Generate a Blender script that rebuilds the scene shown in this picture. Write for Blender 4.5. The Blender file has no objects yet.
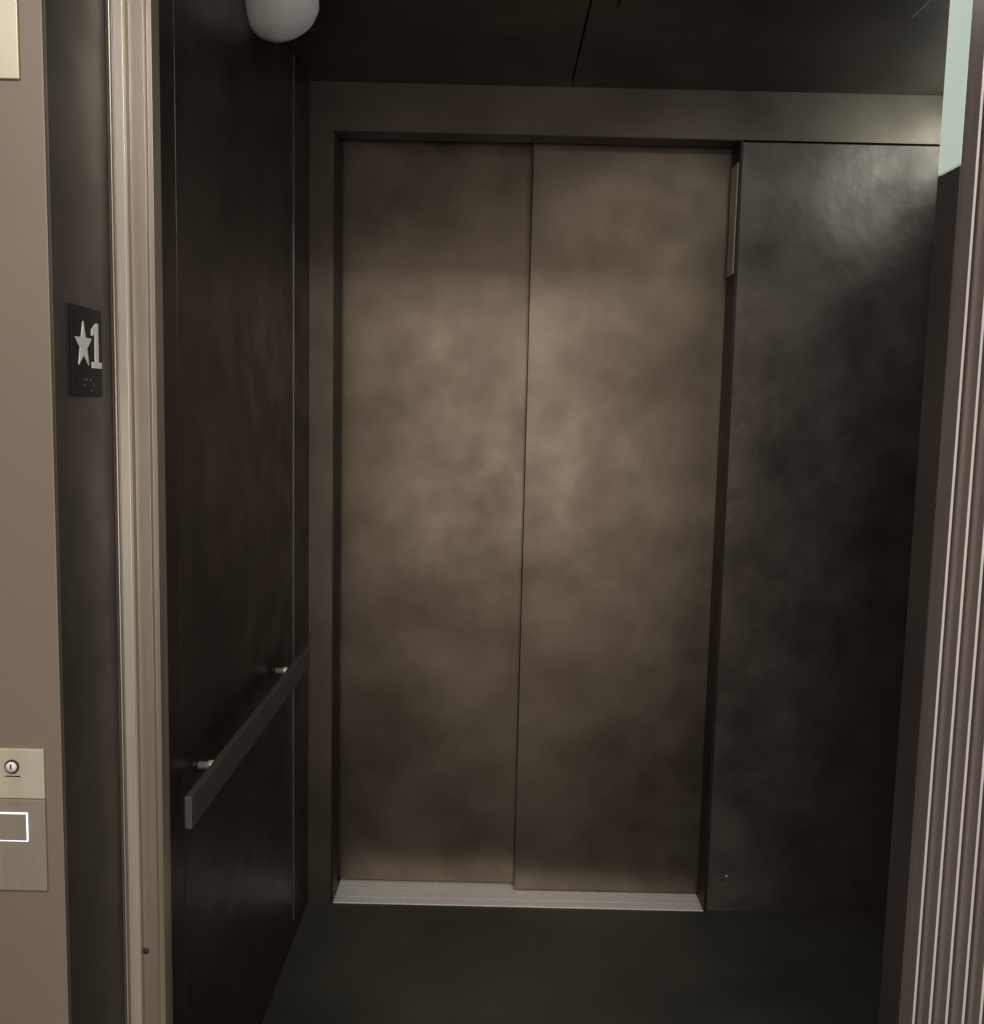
import bpy, bmesh, math
from mathutils import Vector, Matrix

scene = bpy.context.scene
scene.view_settings.view_transform = 'Standard'
scene.view_settings.look = 'None'

# ------------------------------------------------------------ materials
def new_mat(name):
    m = bpy.data.materials.new(name); m.use_nodes = True
    nt = m.node_tree
    return m, nt, nt.nodes['Principled BSDF']

def noise_ramp(nt, scale, c1, c2, p1=0.3, p2=0.7, detail=4, stretch=(1,1,1), rough=0.5):
    tc = nt.nodes.new('ShaderNodeTexCoord')
    mp = nt.nodes.new('ShaderNodeMapping'); mp.inputs['Scale'].default_value = stretch
    nz = nt.nodes.new('ShaderNodeTexNoise')
    nz.inputs['Scale'].default_value = scale; nz.inputs['Detail'].default_value = detail
    nz.inputs['Roughness'].default_value = rough
    r = nt.nodes.new('ShaderNodeValToRGB')
    r.color_ramp.elements[0].position = p1; r.color_ramp.elements[0].color = (*c1, 1)
    r.color_ramp.elements[1].position = p2; r.color_ramp.elements[1].color = (*c2, 1)
    nt.links.new(tc.outputs['Object'], mp.inputs['Vector'])
    nt.links.new(mp.outputs['Vector'], nz.inputs['Vector'])
    nt.links.new(nz.outputs['Fac'], r.inputs['Fac'])
    return r, nz

def patina(name, c1, c2, scale=3.0, metallic=0.9, r1=0.38, r2=0.5, bump=0.02, p1=0.3, p2=0.7, bscale=14):
    m, nt, b = new_mat(name)
    r, nz = noise_ramp(nt, scale, c1, c2, p1, p2, detail=5, rough=0.45)
    nt.links.new(r.outputs['Color'], b.inputs['Base Color'])
    b.inputs['Metallic'].default_value = metallic
    rr, n2 = noise_ramp(nt, scale*2.3, (r1,)*3, (r2,)*3, 0.35, 0.65)
    nt.links.new(rr.outputs['Color'], b.inputs['Roughness'])
    n3 = nt.nodes.new('ShaderNodeTexNoise'); n3.inputs['Scale'].default_value = bscale
    n3.inputs['Detail'].default_value = 3
    tc = nt.nodes.new('ShaderNodeTexCoord'); nt.links.new(tc.outputs['Object'], n3.inputs['Vector'])
    bp = nt.nodes.new('ShaderNodeBump'); bp.inputs['Strength'].default_value = bump
    bp.inputs['Distance'].default_value = 0.02
    nt.links.new(n3.outputs['Fac'], bp.inputs['Height'])
    nt.links.new(bp.outputs['Normal'], b.inputs['Normal'])
    return m

def brushed(name, c1, c2, rough=0.3, metallic=1.0):
    m, nt, b = new_mat(name)
    r, nz = noise_ramp(nt, 60, c1, c2, 0.3, 0.7, stretch=(1, 1, 0.03))
    nt.links.new(r.outputs['Color'], b.inputs['Base Color'])
    b.inputs['Metallic'].default_value = metallic
    b.inputs['Roughness'].default_value = rough
    return m

def plain(name, c, rough=0.5, metallic=0.0, var=0.06, scale=20, spec=.5):
    m, nt, b = new_mat(name)
    c1 = tuple(max(0, v*(1-var)) for v in c); c2 = tuple(min(1, v*(1+var)) for v in c)
    r, nz = noise_ramp(nt, scale, c1, c2)
    nt.links.new(r.outputs['Color'], b.inputs['Base Color'])
    b.inputs['Metallic'].default_value = metallic; b.inputs['Roughness'].default_value = rough
    b.inputs['Specular IOR Level'].default_value = spec
    return m

def emis(name, c, s):
    m, nt, b = new_mat(name)
    b.inputs['Base Color'].default_value = (*c, 1)
    b.inputs['Emission Color'].default_value = (*c, 1)
    b.inputs['Emission Strength'].default_value = s
    b.inputs['Roughness'].default_value = 0.3
    return m

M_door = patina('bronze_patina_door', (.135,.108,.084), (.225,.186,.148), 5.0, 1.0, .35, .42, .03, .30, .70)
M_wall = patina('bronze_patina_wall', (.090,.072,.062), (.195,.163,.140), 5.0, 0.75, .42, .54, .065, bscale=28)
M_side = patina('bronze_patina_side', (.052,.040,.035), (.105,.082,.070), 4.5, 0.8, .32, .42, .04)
M_head = patina('bronze_patina_header', (.115,.094,.074), (.175,.144,.114), 5.0, 0.85, .42, .52, .03, bscale=20)
M_ceil = patina('bronze_ceiling', (.08,.066,.053), (.115,.095,.077), 3.0, 0.7, .38, .48, .02)
M_dark = plain('dark_gap', (.008,.007,.006), .7)
M_bead = plain('dark_bead', (.040,.032,.027), .45, .6)
M_jamb = patina('bronze_jamb', (.050,.040,.034), (.080,.066,.056), 5.0, 0.5, .4, .5, .02)
M_post2 = patina('bronze_post', (.085,.070,.064), (.115,.095,.087), 5.0, 0.4, .4, .5, .02)
M_hall = patina('hall_taupe_panel', (.220,.178,.143), (.275,.224,.182), 1.2, 0.3, .40, .45, .01)
M_hallback = plain('hall_beige_paint', (.55,.49,.41), .7)
M_hallceil = plain('hall_ceiling_paint', (.75,.72,.66), .8)
M_hallfloor = plain('hall_stone', (.10,.09,.08), .45)
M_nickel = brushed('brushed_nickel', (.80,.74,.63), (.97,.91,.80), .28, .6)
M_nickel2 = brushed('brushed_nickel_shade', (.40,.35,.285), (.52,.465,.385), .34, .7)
M_corner = brushed('corner_bead', (.20,.175,.15), (.28,.25,.21), .4, .8)
M_steel = brushed('brushed_bronze_steel', (.34,.285,.27), (.46,.395,.375), .38, .45)
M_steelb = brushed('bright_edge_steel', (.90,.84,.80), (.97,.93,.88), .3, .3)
M_plate = brushed('guard_plate_steel', (.68,.64,.57), (.82,.78,.70), .3, .2)
M_sill = brushed('aluminium_sill', (.86,.84,.80), (.97,.95,.92), .4, .3)
M_chrome = plain('warm_chrome', (.92,.82,.68), .30, .6)
M_rail = plain('handrail_bronze', (.15,.13,.125), .38, .65)
M_black = plain('sign_black', (.010,.009,.010), .6, spec=.25)
M_white = plain('sign_white', (.85,.85,.80), .5)
M_cam = plain('camera_plastic', (.95,.92,.92), .35)
M_brass = brushed('pale_brass', (.62,.58,.46), (.72,.67,.54), .38, .4)
M_taupe = brushed('taupe_plate', (.34,.30,.245), (.40,.355,.30), .4, .4)
M_btn = emis('button_glow', (.85,.92,1.0), 1.0)
M_glass = emis('frosted_light', (.80,.92,.86), 1.6)
M_post = emis('pale_post_cover_added_glow', (.66,.78,.69), .42)  # self-glow put in to brighten the pale upper cover, not a lamp
M_lamp = emis('lamp_diffuser', (1,.93,.82), 3.0)

# rubber floor
M_floor, nt, b = new_mat('rubber_floor')
r, nz = noise_ramp(nt, 2.2, (.024,.026,.019), (.060,.059,.044), .3, .7)
nt.links.new(r.outputs['Color'], b.inputs['Base Color']); b.inputs['Roughness'].default_value = .5
n3 = nt.nodes.new('ShaderNodeTexNoise'); n3.inputs['Scale'].default_value = 220
bp = nt.nodes.new('ShaderNodeBump'); bp.inputs['Strength'].default_value = .15; bp.inputs['Distance'].default_value = .002
nt.links.new(n3.outputs['Fac'], bp.inputs['Height']); nt.links.new(bp.outputs['Normal'], b.inputs['Normal'])

# ------------------------------------------------------------ geometry helpers
def link(o, parent=None):
    scene.collection.objects.link(o)
    if parent: o.parent = parent
    return o

def empty(name):
    e = bpy.data.objects.new(name, None); e.empty_display_size = .1
    scene.collection.objects.link(e); return e

def add_box(bm, x0, x1, y0, y1, z0, z1, mi=0):
    vs = [bm.verts.new(p) for p in [(x0,y0,z0),(x1,y0,z0),(x1,y1,z0),(x0,y1,z0),(x0,y0,z1),(x1,y0,z1),(x1,y1,z1),(x0,y1,z1)]]
    for f in [(0,3,2,1),(4,5,6,7),(0,1,5,4),(1,2,6,5),(2,3,7,6),(3,0,4,7)]:
        fc = bm.faces.new([vs[i] for i in f]); fc.material_index = mi

def finish(name, bm, mats, parent=None, bevel=0.0, smooth=False):
    bmesh.ops.recalc_face_normals(bm, faces=bm.faces)
    me = bpy.data.meshes.new(name); bm.to_mesh(me); bm.free()
    for m in (mats if isinstance(mats, (list, tuple)) else [mats]): me.materials.append(m)
    if smooth:
        for p in me.polygons: p.use_smooth = True
    o = bpy.data.objects.new(name, me); link(o, parent)
    if bevel:
        md = o.modifiers.new('bevel', 'BEVEL'); md.width = bevel; md.segments = 2
        md.limit_method = 'ANGLE'; md.harden_normals = False
    return o

def boxes(name, lst, mats, parent=None, bevel=0.0):
    bm = bmesh.new()
    for l in lst: add_box(bm, *l)
    return finish(name, bm, mats, parent, bevel)

def prism(name, poly, a0, a1, axis, mats, parent=None, bevel=0.0, mis=None):
    bm = bmesh.new()
    def P(p, a):
        return {'Z': (p[0],p[1],a), 'X': (a,p[0],p[1]), 'Y': (p[0],a,p[1])}[axis]
    lo = [bm.verts.new(P(p, a0)) for p in poly]; hi = [bm.verts.new(P(p, a1)) for p in poly]
    n = len(poly)
    bm.faces.new(lo); bm.faces.new(hi)
    for i in range(n):
        f = bm.faces.new([lo[i], lo[(i+1)%n], hi[(i+1)%n], hi[i]])
        if mis: f.material_index = mis[i]
    return finish(name, bm, mats, parent, bevel)

def lathe(name, prof, origin, axis, mats, parent=None, seg=40, smooth=True):
    bm = bmesh.new(); rot = Vector((0,0,1)).rotation_difference(Vector(axis)).to_matrix()
    rings = []
    for r_, h in prof:
        if r_ < 1e-6:
            rings.append([bm.verts.new(Vector(origin) + rot @ Vector((0,0,h)))])
        else:
            rings.append([bm.verts.new(Vector(origin) + rot @ Vector((r_*math.cos(2*math.pi*i/seg), r_*math.sin(2*math.pi*i/seg), h))) for i in range(seg)])
    for a, b_ in zip(rings, rings[1:]):
        for i in range(seg):
            j = (i+1) % seg
            if len(a) == 1 and len(b_) == 1: continue
            if len(a) == 1: bm.faces.new([a[0], b_[i], b_[j]])
            elif len(b_) == 1: bm.faces.new([a[i], a[j], b_[0]])
            else: bm.faces.new([a[i], a[j], b_[j], b_[i]])
    return finish(name, bm, mats, parent, 0, smooth)

# ------------------------------------------------------------ dimensions (metres)
XL, XR = -.505, 1.22         # cab side walls
YF, YB = 1.40, 2.603         # cab front / rear wall face
ZC = 2.27                    # cab ceiling
OL, OR, OH = -.4365, .638, 2.146   # rear door opening
HY = 1.17                    # hall wall face
JL = -.537                   # left jamb reveal

# ------------------------------------------------------------ floors
boxes('floor', [(XL-.1, XR+.1, YF-.02, YB, -.05, 0)], M_floor)
boxes('floor.001', [(-2.6, 2.6, -2.6, YF-.085, -.05, 0)], M_hallfloor)
boxes('trim_sill_front', [(-.70, .80, YF-.083, YF-.05, -.05, .002), (-.70, .80, YF-.047, YF-.022, -.05, .002)], M_sill, None, .001)

# ------------------------------------------------------------ cab walls
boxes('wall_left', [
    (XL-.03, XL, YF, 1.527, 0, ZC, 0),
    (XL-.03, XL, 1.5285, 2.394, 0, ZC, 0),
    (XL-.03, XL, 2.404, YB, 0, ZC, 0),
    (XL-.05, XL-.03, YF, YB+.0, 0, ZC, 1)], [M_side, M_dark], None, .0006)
boxes('trim_1', [(XL-.03, XL+.0030, 2.3955, 2.4020, .06, ZC)], M_corner, None, .0008)

boxes('wall_right', [
    (XR, XR+.03, 1.50, 2.50, 0, 2.075, 0),
    (XR, XR+.03, 2.503, YB, 0, 2.075, 0),
    (XR+.03, XR+.05, 1.50, YB, 0, ZC, 1)], [M_side, M_dark], None, .0012)
e = empty('wall_light_panel')
boxes('diffuser', [(XR+.004, XR+.028, 1.52, YB-.01, 2.085, ZC-.004)], M_glass, e, .001)
boxes('frame', [(XR-.001, XR+.029, 1.51, YB-.001, 2.0765, 2.084)], M_dark, e)

# rear wall: left strip, right panel, header
boxes('wall_rear', [(XL, OL, YB, YB+.05, 0, OH-.0005, 0), (XL, OL-.003, YB+.05, YB+.085, 0, ZC, 1)], [M_head, M_dark], None, .0004)
boxes('wall_rear.001', [(OR, XR, YB, YB+.05, 0, OH-.005, 0), (OR+.003, XR, YB+.05, YB+.085, 0, ZC, 1)], [M_wall, M_dark], None, .0015)
boxes('wall_rear.002', [(XL, XR, YB, YB+.05, OH, ZC, 0), (OL, OR, YB+.05, YB+.085, OH+.03, ZC, 1)], [M_head, M_dark], None, .0004)

boxes('trim_2', [
    (OL-.003, OL+.003, YB-.002, YB+.085, 0, OH),
    (OL-.003, OR+.003, YB-.002, YB+.06, OH-.004, OH)], M_bead, None, .001)
boxes('trim_3', [(OR-.003, OR+.006, YB-.002, YB+.085, 0, OH-.004)], M_bead, None, .001)

# ------------------------------------------------------------ rear doors
d = empty('door_1')
boxes('panel_slow', [(OL-.03, .115, YB+.128, YB+.155, .004, OH+.03)], M_door, d, .002)
boxes('panel_fast', [(.090, OR+.04, YB+.090, YB+.118, .003, OH+.03)], M_door, d, .002)
boxes('door_backing', [(OL-.1, OR+.1, YB+.17, YB+.18, -.02, OH+.1)], M_dark, d)
boxes('edge_guard_plate', [(OR-.0060, OR-.0035, YB+.006, YB+.075, 1.80, 2.09)], M_plate, d, .0005)
boxes('trim_sill_rear', [
    (OL+.004, OR-.004, YB-.004, YB+.03, -.04, .003),
    (OL+.004, OR-.004, YB+.033, YB+.085, -.04, .002),
    (OL+.004, OR-.004, YB+.087, YB+.165, -.04, .001)], M_sill, None, .001)

# ------------------------------------------------------------ cab ceiling
boxes('ceiling', [
    (XL, .1795, YF, YB, ZC, ZC+.03, 0),
    (.1840, XR, YF, YB, ZC, ZC+.03, 0),
    (XL-.05, XR+.05, YF, YB+.0, ZC+.03, ZC+.05, 1)], [M_ceil, M_dark], None, .0012)
lp = empty('ceiling_light')
boxes('housing', [(.24, .86, 1.55, 2.100, ZC-.010, ZC)], M_ceil, lp, .002)
for i, (x, y) in enumerate([(.37, 1.72), (.70, 1.72)]):
    lathe('downlight_%d' % (i+1), [(0,-.001),(.035,-.001),(.036,0),(.045,-.003),(.048,0)], (x, y, ZC-.011), (0,0,1), M_lamp, lp)

# ------------------------------------------------------------ handrail
h = empty('handrail')
RX = -.464
boxes('bar', [(RX-.006, RX+.006, 1.425, 2.385, .757, .810)], M_rail, h, .0015)
for i, y in enumerate([1.580, 2.16]):
    zz = .801 if i == 0 else .806
    lathe('standoff_base_%d' % (i+1), [(0,0),(.008,0),(.008,.003),(.0060,.004),(.0060,.010),(0,.010)], (XL, y, zz), (1,0,0), M_bead, h, 24)
    lathe('standoff_%d' % (i+1), [(0,.010),(.0068,.010),(.0068,.026),(.0090,.027),(.0090,.036),(0,.036)],
          (XL, y, zz), (1,0,0), M_chrome, h, 24)

# ------------------------------------------------------------ security camera (upper corner)
c = empty('security_camera')
ax = Vector((.50, -.12, -1)).normalized()
org = Vector((-.468, 2.01, 2.262))
lathe('housing', [(0,-.02),(.072,-.02),(.078,-.012),(.079,.035),(.077,.058),(.070,.076),(.057,.089),(.036,.097),(0,.100)], org, ax, M_cam, c, 56)
lathe('mount_ring', [(.0785,.018),(.0815,.020),(.0815,.026),(.0785,.028)], org, ax, M_cam, c, 56)

# ------------------------------------------------------------ landing side: left
boxes('wall_hall_left', [(-2.6, JL-.0045, HY, HY+.185, 0, 2.6)], M_hall, None, .0015)
boxes('trim_4', [(JL-.004, JL, HY-.001, 1.345, 0, OH)], M_jamb, None, .0008)
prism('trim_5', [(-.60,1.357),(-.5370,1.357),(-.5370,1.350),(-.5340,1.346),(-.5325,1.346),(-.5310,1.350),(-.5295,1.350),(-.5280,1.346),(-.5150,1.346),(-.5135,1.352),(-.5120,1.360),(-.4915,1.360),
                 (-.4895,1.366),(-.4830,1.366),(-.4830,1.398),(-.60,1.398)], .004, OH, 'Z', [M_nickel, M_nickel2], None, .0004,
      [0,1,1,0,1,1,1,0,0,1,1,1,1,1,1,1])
lathe('screw', [(0,.0),(.0045,0),(.0045,-.0015),(.002,-.003),(0,-.003)], (-.509,1.360,.594), (0,1,0), M_bead, None, 20)

# right: stepped stack of door edges
JX = .660
y = 1.407; x = JX
pts=[(x,y)]; mis=[]
widths=[.044,.042,.040,.038,.038,.040]
for i,w in enumerate(widths):
    y-=w; pts.append((x,y)); mis.append(0)
    if i < len(widths)-1:
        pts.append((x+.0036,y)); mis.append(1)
        pts.append((x+.0036,y+.006)); mis.append(2)
        pts.append((x+.0068,y+.006)); mis.append(2)
        x+=.0068; y+=.006
pts += [(.80,y),(.80,1.407)]; mis += [0,0,0]
prism('trim_6', pts, .004, OH, 'Z', [M_steel, M_steelb, M_bead], None, 0, mis)
yr=y
# cab-side post : dark lower cover, pale upper cover
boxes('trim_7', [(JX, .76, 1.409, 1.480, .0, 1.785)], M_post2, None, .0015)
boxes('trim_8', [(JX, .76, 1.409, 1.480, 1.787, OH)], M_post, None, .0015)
boxes('wall_hall_right', [(x+.003, 2.6, HY, yr-.001, 0, 2.6)], M_hall, None, .0015)
boxes('wall_hall_header', [(JL-.004, x+.003, HY, HY+.185, OH+.001, 2.6)], M_hall, None, .0015)
boxes('wall_front', [(.762, XR+.05, 1.45, 1.479, 0, ZC), (XL-.05, XR+.05, YF-.04, YF-.001, OH+.002, ZC+.05)], M_side, None, .001)

# hall shell
boxes('wall_hall_back', [(-2.6, 2.6, -2.7, -2.6, 0, 2.6)], M_hallback)
boxes('wall_hall_end', [(-2.7, -2.6, -2.6, HY, 0, 2.6)], M_hallback)
boxes('wall_hall_end.001', [(2.6, 2.7, -2.6, HY, 0, 2.6)], M_hallback)
boxes('ceiling_hall', [(-2.7, 2.7, -2.7, HY+.19, 2.6, 2.65)], M_hallceil)

# ------------------------------------------------------------ floor number sign on jamb (faces +X)
s = empty('floor_number_sign')
SY, SZ = 1.258, 1.484
SX = JL
boxes('plate', [(SX, SX+.003, SY-.046, SY+.046, SZ-.058, SZ+.058)], M_black, s, .001)
star = []
for i in range(10):
    a = math.pi/2 + i*math.pi/5; rr = 1.0 if i % 2 == 0 else .40
    star.append((SY-.0145 + .0255*rr*math.cos(a), SZ+.008 + .031*rr*math.sin(a)))
prism('star', star, SX+.003, SX+.0045, 'X', M_white, s)
o1 = SY+.026
one = [(-.015,-.028),(.015,-.028),(.015,-.020),(.005,-.020),(.005,.031),(-.001,.031),(-.015,.022),(-.015,.014),(-.005,.018),(-.005,-.020),(-.015,-.020)]
prism('numeral', [(o1+a, SZ+.008+b_) for a, b_ in one], SX+.003, SX+.0045, 'X', M_white, s)
for i, (u, v) in enumerate([(-.012,-.036),(-.004,-.036),(-.012,-.043),(.008,-.036),(.016,-.043),(.008,-.050)]):
    lathe('braille_%d' % i, [(.0018,0),(.0013,.0008),(0,.0011)], (SX+.003, SY+u, SZ+v), (1,0,0), M_rail, s, 12)

# ------------------------------------------------------------ call station on hall wall (faces -Y)
cs = empty('elevator_call_panel')
PL, PR = -.650, -.563
boxes('upper_plate', [(PL, PR, HY-.004, HY, .9135, .979)], M_brass, cs, .001)
boxes('lower_plate', [(PL, PR, HY-.004, HY, .790, .9125)], M_taupe, cs, .001)
lathe('key_ring', [(.0090,0),(.0090,.002),(.0078,.003),(.0078,.001),(0,.001)], (-.603, HY-.004, .956), (0,-1,0), M_bead, cs, 28)
lathe('key_barrel', [(.0068,0),(.0068,.0035),(0,.0035)], (-.603, HY-.004, .956), (0,-1,0), M_white, cs, 24)
boxes('key_slot', [(-.6040,-.6020, HY-.0078, HY-.0070, .9535, .9600)], M_black, cs)
boxes('legend', [(-.613,-.593, HY-.0045, HY-.004, .9425, .9437)], M_black, cs)
bx, bz, w = -.604, .876, .0190
boxes('button_halo', [(bx-w, bx+w, HY-.0052, HY-.004, bz+w-.0015, bz+w),(bx-w, bx+w, HY-.0052, HY-.004, bz-w, bz-w+.0015),
                      (bx-w, bx-w+.0015, HY-.0052, HY-.004, bz-w+.0015, bz+w-.0015),(bx+w-.0015, bx+w, HY-.0052, HY-.004, bz-w+.0015, bz+w-.0015)], M_btn, cs)
boxes('button', [(bx-w+.0015, bx+w-.0015, HY-.006, HY-.004, bz-w+.0015, bz+w-.0015)], M_taupe, cs, .0006)

hl = empty('hall_lantern')
boxes('plate', [(-.68, -.569, HY-.004, HY, 1.796, 2.02)], M_brass, hl, .001)
boxes('indicator', [(-.655, -.594, HY-.006, HY-.004, 1.84, 1.98)], M_black, hl, .001)

for i,(xx,zz) in enumerate([(.684,.118),(.697,.106),(.686,.094)]):
    lathe('wall_screw' + ('' if i == 0 else '.%03d' % i), [(0,0),(.0035,0),(.003,.0015),(0,.002)], (xx, YB, zz), (0,-1,0), M_chrome if i == 1 else M_dark, None, 16)

# ------------------------------------------------------------ lights
def area(name, loc, rot, sx, sy, e_, col=(1,.95,.89)):
    l = bpy.data.lights.new(name, 'AREA'); l.shape = 'RECTANGLE'; l.size = sx; l.size_y = sy
    l.energy = e_; l.color = col
    o = bpy.data.objects.new(name, l); o.location = loc; o.rotation_euler = rot
    scene.collection.objects.link(o); return o
area('hall_ceiling_light', (0, -.5, 2.57), (0,0,0), 2.6, .6, 66)
# unseen area light added by the hall's back wall to brighten the rear doors
area('rear_door_fill_light', (.12, -2.56, 1.05), (math.radians(90),0,0), 1.9, 1.5, 22)
area('cab_downlight', (.55, 1.72, ZC-.02), (0,0,0), .5, .1, 1.8)
area('side_panel_light', (XR-.004, 2.25, 2.17), (0, math.radians(90), 0), .15, .5, 1.6, (.9,1,.97))

w = bpy.data.worlds.new('world'); scene.world = w; w.use_nodes = True
w.node_tree.nodes['Background'].inputs['Color'].default_value = (.05,.045,.04,1)
w.node_tree.nodes['Background'].inputs['Strength'].default_value = .3

# ------------------------------------------------------------ camera
cam = bpy.data.cameras.new('camera'); co = bpy.data.objects.new('camera', cam)
scene.collection.objects.link(co)
cam.sensor_fit = 'VERTICAL'; cam.sensor_height = 36; cam.lens = 950/1024*36
cam.clip_start = .02
p = math.radians(6.1); rl = math.radians(1.3)
F = Vector((0, math.cos(p), -math.sin(p))); U = Vector((0, math.sin(p), math.cos(p))); R = Vector((1,0,0))
R2 = R*math.cos(rl) + U*math.sin(rl); U2 = -R*math.sin(rl) + U*math.cos(rl)
m = Matrix((R2, U2, -F)).transposed().to_4x4(); m.translation = Vector((0,0,1.42))
co.matrix_world = m
scene.camera = co
